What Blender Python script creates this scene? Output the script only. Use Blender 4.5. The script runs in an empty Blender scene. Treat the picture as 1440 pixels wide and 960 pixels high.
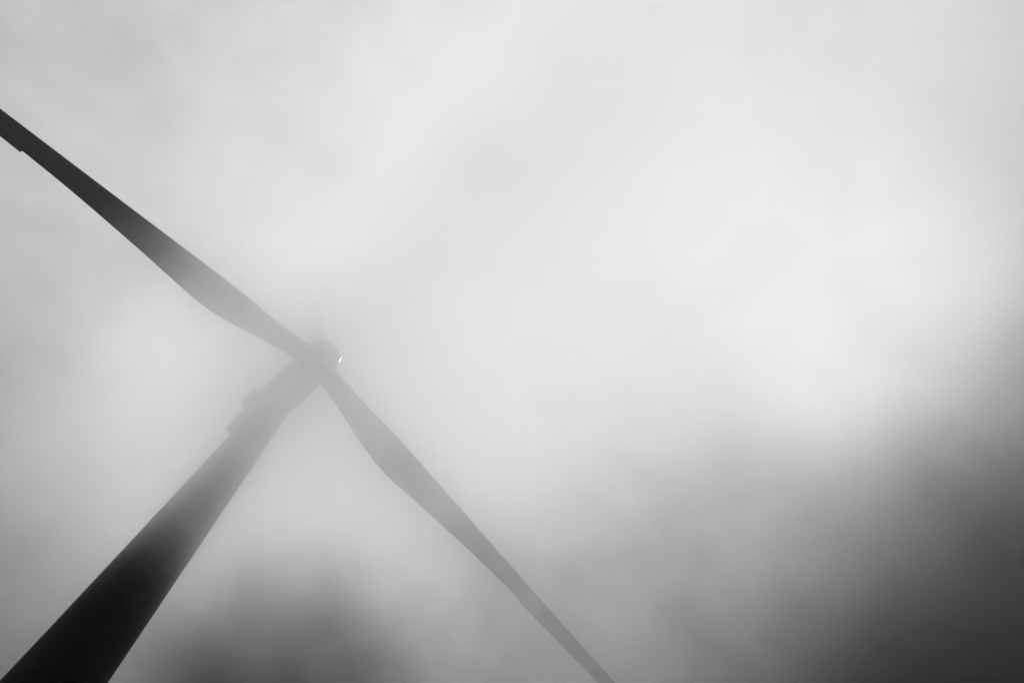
import bpy, bmesh, math
from mathutils import Vector, Matrix

# ------------------------------------------------------------------ scene
scene = bpy.context.scene
col = scene.collection
R = math.radians
EYE = Vector((0.0, 0.0, 1.6))

# ------------------------------------------------------------------ camera (24 mm lens, looking steeply up)
cam_data = bpy.data.cameras.new('camera')
cam_data.lens = 24.0
cam_data.sensor_width = 36.0
cam_data.clip_end = 6000.0
cam = bpy.data.objects.new('camera', cam_data)
col.objects.link(cam)
right = Vector((0.76574348, -0.63195464, -0.11945817))
up = Vector((-0.60899556, -0.77218616, 0.1812538))
fwd = Vector((0.20678812, 0.06604442, 0.97615409))
cam.matrix_world = Matrix(((right.x, up.x, -fwd.x, EYE.x),
                           (right.y, up.y, -fwd.y, EYE.y),
                           (right.z, up.z, -fwd.z, EYE.z),
                           (0, 0, 0, 1)))
scene.camera = cam


# ------------------------------------------------------------------ node helpers
class Nodes:
    """Small helper to write node trees as expressions."""
    def __init__(self, tree):
        self.t = tree
        self.n = tree.nodes
        self.l = tree.links

    def put(self, node, i, v):
        if hasattr(v, 'is_output') or isinstance(v, bpy.types.NodeSocket):
            self.l.new(v, node.inputs[i])
        else:
            node.inputs[i].default_value = v

    def math(self, op, a, b=0.0, c=None):
        m = self.n.new('ShaderNodeMath')
        m.operation = op
        self.put(m, 0, a)
        self.put(m, 1, b)
        if c is not None:
            self.put(m, 2, c)
        return m.outputs[0]

    def vmath(self, op, a, b=None):
        m = self.n.new('ShaderNodeVectorMath')
        m.operation = op
        self.put(m, 0, a)
        if b is not None:
            self.put(m, 1, b)
        return m.outputs['Value'] if op in ('DOT_PRODUCT', 'LENGTH', 'DISTANCE') else m.outputs[0]

    def smooth(self, v, a, b, lo=0.0, hi=1.0):
        m = self.n.new('ShaderNodeMapRange')
        m.interpolation_type = 'SMOOTHSTEP'
        m.clamp = True
        self.put(m, 0, v)
        m.inputs[1].default_value = a
        m.inputs[2].default_value = b
        m.inputs[3].default_value = lo
        m.inputs[4].default_value = hi
        return m.outputs[0]

    def noise(self, vec, scale, detail=3.0, rough=0.5, color=False):
        m = self.n.new('ShaderNodeTexNoise')
        self.l.new(vec, m.inputs['Vector'])
        m.inputs['Scale'].default_value = scale
        m.inputs['Detail'].default_value = detail
        m.inputs['Roughness'].default_value = rough
        return m.outputs['Color'] if color else m.outputs[0]

    def ramp(self, v, stops):
        m = self.n.new('ShaderNodeValToRGB')
        self.l.new(v, m.inputs[0])
        m.color_ramp.interpolation = 'EASE'
        e = m.color_ramp.elements
        while len(e) < len(stops):
            e.new(0.5)
        for k, (p, c) in enumerate(stops):
            e[k].position = p
            e[k].color = (c, c, c, 1)
        return m.outputs[0]


# ------------------------------------------------------------------ sky: thick grey overcast, brighter towards the hidden sun
SUN_DIR = Vector((0.10, 0.02, 0.98)).normalized()
SUN_EL = math.asin(SUN_DIR.z)
SUN_AZ = math.atan2(SUN_DIR.x, SUN_DIR.y)

world = bpy.data.worlds.new('World')
scene.world = world
world.use_nodes = True
wt = Nodes(world.node_tree)
wt.n.clear()
tc = wt.n.new('ShaderNodeTexCoord')
d0 = tc.outputs['Generated']
wob = wt.vmath('SUBTRACT', wt.noise(d0, 2.6, 3.0, 0.5, True), (0.5, 0.5, 0.5))
sc_ = wt.n.new('ShaderNodeVectorMath')
sc_.operation = 'SCALE'
wt.l.new(wob, sc_.inputs[0])
sc_.inputs['Scale'].default_value = 0.14
d = wt.vmath('NORMALIZE', wt.vmath('ADD', d0, sc_.outputs[0]))


def lobe(direction, inner, outer):
    """1 inside `inner` degrees of a direction, 0 past `outer` degrees."""
    v = Vector(direction).normalized()
    a = wt.math('DIVIDE', wt.math('ARCCOSINE', wt.vmath('DOT_PRODUCT', d, tuple(v))), R(1))
    return wt.smooth(a, inner, outer, 1.0, 0.0)


# overcast: a broad bright dome round the zenith that dims towards the horizon on every side
ang = wt.math('DIVIDE', wt.math('ARCCOSINE', wt.vmath('DOT_PRODUCT', d, tuple(Vector((-0.001, -0.157, 0.99)).normalized()))), R(1))
lum = wt.smooth(ang, 28.0, 64.0, 0.575, 0.03)
# heavier cloud banks low in the sky, and one darker puff
for direction, inner, outer, depth in (((0.893, 0.235, 0.374), 10.2, 43.6, 0.955), ((0.819, 0.459, 0.345), 38.2, 50.2, 0.55), ((0.212, 0.565, 0.797), 4.0, 13.5, 0.97), ((0.133, -0.226, 0.965), 1.5, 6.5, 0.26)):
    lum = wt.math('MULTIPLY', lum, wt.math('SUBTRACT', 1.0, wt.math('MULTIPLY', lobe(direction, inner, outer), depth)))
lum = wt.math('MULTIPLY', lum, wt.math('ADD', 1.0, wt.math('MULTIPLY', lobe((0.491, -0.268, 0.829), 3.2, 16.0), 0.46)))    # thinner spot
# soft mottling of the cloud base
mot = wt.noise(d0, 3.4, 4.0, 0.5)
lum = wt.math('MULTIPLY', lum, wt.smooth(mot, 0.25, 0.75, 0.89, 1.13))
fine = wt.noise(d, 9.0, 5.0, 0.55)
lum = wt.math('MULTIPLY', lum, wt.smooth(fine, 0.25, 0.75, 0.93, 1.07))
sky = wt.n.new('ShaderNodeTexSky')
sky.sky_type = 'NISHITA'
sky.sun_disc = False
sky.sun_elevation = SUN_EL
sky.sun_rotation = SUN_AZ
bw = wt.n.new('ShaderNodeRGBToBW')
wt.l.new(sky.outputs[0], bw.inputs[0])
veil = wt.math('MULTIPLY', bw.outputs[0], 0.01)     # the little clear sky that gets through
tot = wt.math('ADD', wt.math('MULTIPLY', lum, 10.0), veil)
bg = wt.n.new('ShaderNodeBackground')
wt.l.new(tot, bg.inputs['Color'])
bg.inputs['Strength'].default_value = 0.1
wo = wt.n.new('ShaderNodeOutputWorld')
wt.l.new(bg.outputs[0], wo.inputs['Surface'])
world.cycles.sampling_method = 'MANUAL'
world.cycles.sample_map_resolution = 512

# ------------------------------------------------------------------ sun behind the overcast
sd = bpy.data.lights.new('sun', 'SUN')
sd.energy = 0.68
sd.angle = R(90)
sd.color = (1.0, 1.0, 1.0)
sun = bpy.data.objects.new('sun', sd)
col.objects.link(sun)
sun.rotation_euler = SUN_DIR.to_track_quat('Z', 'Y').to_euler()

vs = scene.view_settings
vs.view_transform = 'Standard'
vs.look = 'None'
vs.exposure = 0.0
vs.gamma = 1.0
vs.use_curve_mapping = False
cy = scene.cycles
cy.volume_bounces = 7
cy.max_bounces = 14
cy.volume_step_rate = 2.0
cy.volume_max_steps = 32
cy.use_denoising = True
cy.use_adaptive_sampling = True
cy.adaptive_threshold = 0.03


# ------------------------------------------------------------------ materials
def paint(name, base, rough, speck=0.05, dirt=0.25, spec=0.05):
    m = bpy.data.materials.new(name)
    m.use_nodes = True
    n = Nodes(m.node_tree)
    b = n.n['Principled BSDF']
    t = n.n.new('ShaderNodeTexCoord').outputs['Object']
    mp = n.n.new('ShaderNodeMapping')
    n.l.new(t, mp.inputs[0])
    mp.inputs['Scale'].default_value = (1.0, 1.0, 0.12)      # rain streaks run down
    streak = n.noise(mp.outputs[0], 2.2, 5.0, 0.6)
    grain = n.noise(t, 9.0, 3.0, 0.6)
    v = n.math('MULTIPLY', n.smooth(streak, 0.35, 0.75, 1.0, 1.0 - dirt), n.smooth(grain, 0.2, 0.8, 1 - speck, 1 + speck))
    v = n.math('MULTIPLY', v, base)
    cmb = n.n.new('ShaderNodeCombineColor')
    for i in range(3):
        n.l.new(v, cmb.inputs[i])
    n.l.new(cmb.outputs[0], b.inputs['Base Color'])
    b.inputs['Roughness'].default_value = rough
    b.inputs['Specular IOR Level'].default_value = spec
    bump = n.n.new('ShaderNodeBump')
    bump.inputs['Strength'].default_value = 0.06
    bump.inputs['Distance'].default_value = 0.02
    n.l.new(grain, bump.inputs['Height'])
    n.l.new(bump.outputs[0], b.inputs['Normal'])
    return m


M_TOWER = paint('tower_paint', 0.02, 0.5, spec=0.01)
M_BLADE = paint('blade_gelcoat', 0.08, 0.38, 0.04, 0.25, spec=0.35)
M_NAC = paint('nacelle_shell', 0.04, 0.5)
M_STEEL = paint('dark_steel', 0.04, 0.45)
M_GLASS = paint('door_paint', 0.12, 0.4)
M_CONC = paint('concrete', 0.30, 0.9, 0.15, 0.3)

M_GLINT = bpy.data.materials.new('glint_glow')  # glowing white for the glint on the spinner, not a lamp
M_GLINT.use_nodes = True
_b = M_GLINT.node_tree.nodes['Principled BSDF']
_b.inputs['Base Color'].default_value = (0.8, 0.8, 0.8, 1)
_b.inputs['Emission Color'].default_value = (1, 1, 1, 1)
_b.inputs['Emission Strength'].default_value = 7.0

M_GRASS = bpy.data.materials.new('wet_grass')
M_GRASS.use_nodes = True
_g = Nodes(M_GRASS.node_tree)
_t = _g.n.new('ShaderNodeTexCoord').outputs['Object']
_v = _g.smooth(_g.noise(_t, 0.35, 6.0, 0.65), 0.3, 0.7, 0.025, 0.07)
_c = _g.n.new('ShaderNodeCombineColor')
for i_ in range(3):
    _g.l.new(_v, _c.inputs[i_])
_g.l.new(_c.outputs[0], _g.n['Principled BSDF'].inputs['Base Color'])
_g.n['Principled BSDF'].inputs['Roughness'].default_value = 0.9


# ------------------------------------------------------------------ mesh helpers
def link(name, bm, mat, parent=None, smooth=True, sharp=40.0):
    me = bpy.data.meshes.new(name)
    bmesh.ops.recalc_face_normals(bm, faces=bm.faces[:])
    if smooth:
        for f in bm.faces:
            f.smooth = True
        for e in bm.edges:
            if len(e.link_faces) == 2 and e.calc_face_angle(0.0) > R(sharp):
                e.smooth = False
    bm.to_mesh(me)
    bm.free()
    me.materials.append(mat)
    o = bpy.data.objects.new(name, me)
    col.objects.link(o)
    o.parent = parent
    return o


def loft(rings, cap=True):
    """Closed rings of equal length skinned into one surface."""
    bm = bmesh.new()
    vr = [[bm.verts.new(p) for p in r] for r in rings]
    n = len(rings[0])
    for a, b in zip(vr[:-1], vr[1:]):
        for i in range(n):
            j = (i + 1) % n
            bm.faces.new((a[i], a[j], b[j], b[i]))
    if cap:
        bm.faces.new(list(reversed(vr[0])))
        bm.faces.new(vr[-1])
    return bm


def lathe(profile, origin, axis, seg=64, cap=True):
    """Revolve (distance along axis, radius) pairs round an axis."""
    axis = Vector(axis).normalized()
    q = axis.to_track_quat('Z', 'Y')
    a, b = q @ Vector((1, 0, 0)), q @ Vector((0, 1, 0))
    rings = []
    for h, r in profile:
        c = Vector(origin) + axis * h
        rings.append([c + a * (r * math.cos(2 * math.pi * i / seg)) + b * (r * math.sin(2 * math.pi * i / seg)) for i in range(seg)])
    return loft(rings, cap)


def block(center, ax, half, bevel=0.08):
    """Bevelled box with axes ax (three unit vectors) and half sizes."""
    bm = bmesh.new()
    bmesh.ops.create_cube(bm, size=2.0)
    for v in bm.verts:
        c = v.co.copy()
        v.co = Vector(center) + ax[0] * (c.x * half[0]) + ax[1] * (c.y * half[1]) + ax[2] * (c.z * half[2])
    if bevel:
        bmesh.ops.bevel(bm, geom=bm.edges[:], offset=bevel, segments=2, affect='EDGES')
    return bm


# ------------------------------------------------------------------ ground
bm = bmesh.new()
N = 72
rad = [0.0, 6, 20, 60, 200, 600, 1500]
rings_ = []
for r in rad[1:]:
    rings_.append([bm.verts.new((r * math.cos(2 * math.pi * i / N), 24.9 + r * math.sin(2 * math.pi * i / N),
                                 0.0 if r < 30 else -0.012 * (r - 20) + 0.006 * r * math.sin(3 * 2 * math.pi * i / N + r))) for i in range(N)])
c0 = bm.verts.new((0, 24.9, 0))
for i in range(N):
    bm.faces.new((c0, rings_[0][i], rings_[0][(i + 1) % N]))
for a, b in zip(rings_[:-1], rings_[1:]):
    for i in range(N):
        bm.faces.new((a[i], b[i], b[(i + 1) % N], a[(i + 1) % N]))
ground = link('ground', bm, M_GRASS)
ground['kind'] = 'structure'

# ------------------------------------------------------------------ wind turbine
BASE = Vector((0.0, 24.909, 0.0))
TOP = 81.0                                        # height of the tower's top flange
HUB = Vector((0.479, 21.727, 83.482))
AX = Vector((0.14830007, -0.98509439, 0.08715574)).normalized()     # rotor axis, pointing upwind
UPV = Vector((0, 0, 1))
LAT = UPV.cross(AX).normalized()                  # sideways across the nacelle
NUP = AX.cross(LAT).normalized()

turbine = bpy.data.objects.new('wind_turbine', None)
col.objects.link(turbine)
turbine.location = BASE
turbine['label'] = 'tall dark wind turbine with three feathered blades fading up into low cloud'
turbine['category'] = 'wind turbine'


def child(name, bm, mat, parent=turbine, **k):
    o = link(name, bm, mat, None, **k)
    o.parent = parent
    if parent is not None:
        o.matrix_parent_inverse = Matrix.Translation(-BASE) if parent is turbine else Matrix.Identity(4)
    return o


def radius(z):
    """Tower radius (m) at a height above ground."""
    pts = [(0, 2.12), (8, 2.02), (29.5, 1.745), (39, 1.665), (49, 1.59), (61, 1.49), (70, 1.39), (81, 1.2)]
    for (z0, r0), (z1, r1) in zip(pts[:-1], pts[1:]):
        if z <= z1:
            return r0 + (r1 - r0) * (z - z0) / (z1 - z0)
    return pts[-1][1]


# plinth and tower sections with bolted flange joints between them
child('foundation_plinth', lathe([(-0.3, 3.4), (0.25, 3.4), (0.32, 3.3), (0.32, 0.5)], BASE, UPV, 48), M_CONC)
joints = [0.32, 18.0, 43.4, 64.0, TOP]
for z0, z1 in zip(joints[:-1], joints[1:]):
    prof = []
    k = max(2, int((z1 - z0) / 2.5))
    for i in range(k + 1):
        z = z0 + (z1 - z0) * i / k
        prof.append((z, radius(z)))
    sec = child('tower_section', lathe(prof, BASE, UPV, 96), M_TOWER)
    if z0 > 1:
        child('flange_joint', lathe([(z0 - 0.05, radius(z0) + 0.001), (z0 - 0.045, radius(z0) + 0.022), (z0 + 0.045, radius(z0) + 0.022),
                                     (z0 + 0.05, radius(z0) + 0.001)], BASE, UPV, 96), M_STEEL, sec)
# entrance door on the camera side of the foot
dcx = (Vector((1, 0, 0)), Vector((0, 1, 0)), UPV)
door = child('door', block(BASE + Vector((0.0, -2.06, 1.75)), dcx, (0.45, 0.08, 1.05), 0.05), M_GLASS)
child('door_handle', block(BASE + Vector((0.3, -2.17, 1.7)), dcx, (0.02, 0.03, 0.12), 0.01), M_STEEL, door)
child('door_step', block(BASE + Vector((0.0, -2.75, 0.5)), dcx, (0.6, 0.6, 0.2), 0.03), M_STEEL)

# ---- nacelle: lofted rounded box lying behind the rotor
def nac_pt(a, l, u):
    return HUB + AX * a + LAT * l + NUP * u


def nac_ring(a, hw, lo, hi, rr, seg=6):
    pts = []
    for cx, cz, a0 in ((hw - rr, hi - rr, 0), (-hw + rr, hi - rr, 90), (-hw + rr, lo + rr, 180), (hw - rr, lo + rr, 270)):
        for i in range(seg + 1):
            t = R(a0 + 90 * i / seg)
            pts.append(nac_pt(a, 0.1 + cx + rr * math.cos(t), cz + rr * math.sin(t)))
    return pts


NAC = [(-1.8, 1.7, -1.6, 1.5, 0.9), (-2.0, 2.05, -1.9, 1.85, 0.5), (-2.5, 2.15, -1.98, 1.95, 0.3), (-5.2, 2.15, -1.98, 2.0, 0.3),
       (-8.5, 2.0, -1.85, 2.0, 0.35), (-12.4, 1.72, -1.35, 1.9, 0.35), (-13.0, 1.55, -1.1, 1.75, 0.3), (-13.1, 1.3, -0.9, 1.5, 0.25)]
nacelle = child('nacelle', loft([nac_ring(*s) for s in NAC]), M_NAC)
nax = (AX, LAT, NUP)
# yaw ring between tower and nacelle
child('yaw_ring', lathe([(TOP - 0.02, 1.22), (TOP + 0.02, 1.36), (TOP + 0.45, 1.36), (TOP + 0.75, 1.3)], BASE, UPV, 64), M_STEEL)
# cooler housing on the side, roof cooler, wind sensors
child('side_vent_box', block(nac_pt(-8.6, -2.2, 0.2), nax, (1.05, 0.42, 0.8), 0.06), M_NAC, nacelle)
child('roof_cooler', block(nac_pt(-11.9, 0.0, 2.5), nax, (0.3, 1.5, 0.62), 0.06), M_NAC, nacelle)
child('roof_hatch', block(nac_pt(-6.0, 0.0, 2.02), nax, (0.7, 0.6, 0.08), 0.03), M_NAC, nacelle)
for s in (-1, 1):
    child('wind_sensor', lathe([(0, 0.03), (1.1, 0.03), (1.12, 0.1), (1.3, 0.1), (1.32, 0.02)], nac_pt(-12.3, 0.8 * s, 3.05), NUP, 12), M_STEEL, nacelle)
child('underside_hatch', block(nac_pt(-9.6, 0.2, -1.76), nax, (0.6, 0.5, 0.05), 0.02), M_STEEL, nacelle)

# ---- hub with blunt spinner
spin = [(-1.75, 1.6), (-1.7, 1.92), (-1.0, 2.02), (0.2, 2.0), (1.1, 1.9), (1.7, 1.76), (2.1, 1.55), (2.35, 1.2), (2.46, 0.75), (2.5, 0.2)]
hub = child('spinner', lathe(spin, HUB, AX, 64), M_NAC)
child('spinner_seam', lathe([(0.98, 1.9), (0.985, 1.935), (1.035, 1.93), (1.04, 1.895)], HUB, AX, 64), M_STEEL, hub)

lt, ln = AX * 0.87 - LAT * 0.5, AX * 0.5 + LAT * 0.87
child('spinner_glint', block(nac_pt(1.85, 1.74, 0.1), (lt, ln, NUP), (0.26, 0.07, 0.07), 0.03), M_GLINT, hub)  # added glowing block standing in for a glint of light on the spinner

# ---- blades, feathered: chords lie along the rotor axis, trailing edges point downwind
BL = [Vector((-0.77526059, -0.17052008, -0.60818905)), Vector((0.91935727, 0.10485479, -0.37919346)), Vector((-0.14409668, 0.06566529, 0.98738251))]
SS = [0.9, 1.8, 4, 8, 11, 13.5, 16, 19, 24, 32, 40, 48, 52.5, 54.2, 54.8]
LE = [0.84, 0.82, 0.76, 0.74, 0.86, 0.97, 0.99, 0.97, 0.93, 0.88, 0.85, 0.86, 0.86, 0.72, 0.52]
TE = [-1.5, -1.54, -1.70, -2.16, -2.60, -2.80, -2.78, -2.46, -1.88, -1.12, -0.66, -0.22, 0.08, 0.28, 0.42]
TK = [2.34, 2.30, 2.0, 1.5, 1.2, 1.05, 0.93, 0.82, 0.70, 0.50, 0.35, 0.22, 0.14, 0.08, 0.04]   # thickness
ROUND = [1.0, 1.0, 0.7, 0.35, 0.16, 0.05, 0, 0, 0, 0, 0, 0, 0, 0, 0]                                 # 1 = cylinder, 0 = aerofoil
BETA = 0.2175


def cubic(xs, ys, x):
    """Monotone-ish cubic through the stations."""
    n = len(xs)
    for i in range(n - 1):
        if x <= xs[i + 1] or i == n - 2:
            break
    h = xs[i + 1] - xs[i]
    t = (x - xs[i]) / h
    def slope(k):
        if k == 0:
            return (ys[1] - ys[0]) / (xs[1] - xs[0])
        if k == n - 1:
            return (ys[-1] - ys[-2]) / (xs[-1] - xs[-2])
        a = (ys[k] - ys[k - 1]) / (xs[k] - xs[k - 1])
        b = (ys[k + 1] - ys[k]) / (xs[k + 1] - xs[k])
        return (ys[k + 1] - ys[k - 1]) / (xs[k + 1] - xs[k - 1])
    m0, m1 = slope(i) * h, slope(i + 1) * h
    return ((2 * t ** 3 - 3 * t * t + 1) * ys[i] + (t ** 3 - 2 * t * t + t) * m0
            + (-2 * t ** 3 + 3 * t * t) * ys[i + 1] + (t ** 3 - t * t) * m1)


def blade_frame(b):
    td = AX.cross(b).normalized()
    return td


def section(b, s, seg=40):
    td = blade_frame(b)
    le, te, tk, rd = (cubic(SS, y, s) for y in (LE, TE, TK, ROUND))
    c = AX * math.cos(BETA) + td * math.sin(BETA)
    w = td * math.cos(BETA) - AX * math.sin(BETA)
    chord = le - te
    pts = []
    for i in range(seg):
        a = 2 * math.pi * i / seg
        xx = 0.5 * (1 - math.cos(a))                 # 0 at leading edge, 1 at trailing edge
        naca = 5 * (0.2969 * math.sqrt(xx) - 0.126 * xx - 0.3516 * xx ** 2 + 0.2843 * xx ** 3 - 0.1036 * xx ** 4) + 0.012 * xx
        circ = math.sqrt(max(0.0, xx * (1 - xx)))
        y = tk * (rd * circ + (1 - rd) * naca) * (1 if i <= seg / 2 else -1)
        camber = (1 - rd) * 0.04 * chord * 4 * xx * (1 - xx)
        pts.append(HUB + b * s + c * (le - chord * xx) + w * (y + camber))
    return pts


def stations():
    out, s = [], 0.9
    while s < 52.5:
        out.append(s)
        s += 0.5 if s < 24 else 1.0
    return out + [52.5, 53.2, 53.8, 54.2, 54.5, 54.8]


for b in BL:
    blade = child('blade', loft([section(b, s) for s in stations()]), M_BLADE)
    # bearing collar at the root
    ctr = AX * ((LE[0] + TE[0]) / 2)
    child('root_collar', lathe([(1.2, 1.15), (1.25, 1.28), (2.15, 1.26), (2.2, 1.14)], HUB + ctr, b, 48), M_NAC, blade)
    # serrated strip on the outer trailing edge
    bm = bmesh.new()
    td = blade_frame(b)
    c = AX * math.cos(BETA) + td * math.sin(BETA)
    w = td * math.cos(BETA) - AX * math.sin(BETA)
    s, ds = 36.0, 0.16
    prev = None
    while s < 52.0:
        def P(ss, off, t):
            return HUB + b * ss + c * (cubic(SS, TE, ss) + off) + w * t
        q = [bm.verts.new(P(s, 0.06, t)) for t in (-0.008, 0.008)]
        r_ = [bm.verts.new(P(s + ds, 0.06, t)) for t in (-0.008, 0.008)]
        q2 = [bm.verts.new(P(s, -0.17, t)) for t in (-0.006, 0.006)]
        r2 = [bm.verts.new(P(s + ds, -0.17, t)) for t in (-0.006, 0.006)]
        k_ = [bm.verts.new(P(s + ds / 2, -0.23, t)) for t in (-0.003, 0.003)]
        bm.faces.new((q[0], r_[0], r2[0], k_[0], q2[0]))
        bm.faces.new((q2[1], k_[1], r2[1], r_[1], q[1]))
        bm.faces.new((q2[0], k_[0], k_[1], q2[1]))
        bm.faces.new((k_[0], r2[0], r2[1], k_[1]))
        bm.faces.new((q[0], q[1], r_[1], r_[0]))
        bm.faces.new((q[0], q2[0], q2[1], q[1]))
        bm.faces.new((r_[0], r_[1], r2[1], r2[0]))
        s += ds
    child('serrated_strip', bm, M_BLADE, blade, smooth=False)

# ------------------------------------------------------------------ air
def volume_box(name, lo, hi, mat):
    bm = bmesh.new()
    bmesh.ops.create_cube(bm, size=1.0)
    for v in bm.verts:
        v.co = Vector([lo[i] + (v.co[i] + 0.5) * (hi[i] - lo[i]) for i in range(3)])
    o = link(name, bm, mat, None, smooth=False)
    o['kind'] = 'stuff'
    return o


M_CLOUD = bpy.data.materials.new('low_cloud_droplets')
M_CLOUD.use_nodes = True
v = Nodes(M_CLOUD.node_tree)
v.n.clear()
pos = v.n.new('ShaderNodeTexCoord').outputs['Object']
sx = v.n.new('ShaderNodeSeparateXYZ')
v.l.new(pos, sx.inputs[0])
px, py, pz = sx.outputs
dens = v.math('MULTIPLY', v.smooth(pz, 29, 41, 0.0, 0.115), v.smooth(pz, 44, 55, 1.0, 0.0))     # ragged lower deck
dens = v.math('ADD', dens, v.math('ADD', v.smooth(pz, 44, 56, 0.0, 0.007), v.smooth(pz, 83, 92, 0.0, 0.065)))
dens = v.math('MULTIPLY', dens, v.smooth(pz, 98, 124, 1.0, 0.0))
dens = v.math('MULTIPLY', dens, v.smooth(px, -13, 2.0, 0.014, 1.0))
dens = v.math('MULTIPLY', dens, v.math('MULTIPLY', v.smooth(px, 14, 42, 1.0, 0.0), v.smooth(px, 2, 10, 1.38, 0.66)))
dens = v.math('MULTIPLY', dens, v.smooth(px, -62, -40))
dens = v.math('MULTIPLY', dens, v.smooth(py, -58, -15))
dens = v.math('MULTIPLY', dens, v.smooth(py, 18, 29, 1.0, 0.0))
patch = v.noise(pos, 0.07, 4.0, 0.72)
dens = v.math('MULTIPLY', dens, v.smooth(patch, 0.3, 0.7, 0.3, 1.75))
pv = v.n.new('ShaderNodeVolumePrincipled')
pv.inputs['Color'].default_value = (1, 1, 1, 1)
pv.inputs['Anisotropy'].default_value = 0.92
v.l.new(dens, pv.inputs['Density'])
out = v.n.new('ShaderNodeOutputMaterial')
v.l.new(pv.outputs[0], out.inputs['Volume'])
low_cloud = volume_box('low_cloud', (-63, -59, 28.5), (43, 30, 125), M_CLOUD)
low_cloud['label'] = 'pale drifting low cloud that swallows the hub and the raised blade'
low_cloud['category'] = 'cloud'

# thin even haze in all the air round the turbine
M_HAZE = bpy.data.materials.new('thin_haze')
M_HAZE.use_nodes = True
v = Nodes(M_HAZE.node_tree)
v.n.clear()
pv = v.n.new('ShaderNodeVolumePrincipled')
pv.inputs['Color'].default_value = (1, 1, 1, 1)
pv.inputs['Anisotropy'].default_value = 0.8
pv.inputs['Density'].default_value = 0.00012
out = v.n.new('ShaderNodeOutputMaterial')
v.l.new(pv.outputs[0], out.inputs['Volume'])
haze = volume_box('haze', (-1510, -1486, -30), (1510, 1536, 141), M_HAZE)
haze['label'] = 'thin even grey haze in the air round the turbine'
haze['category'] = 'haze'
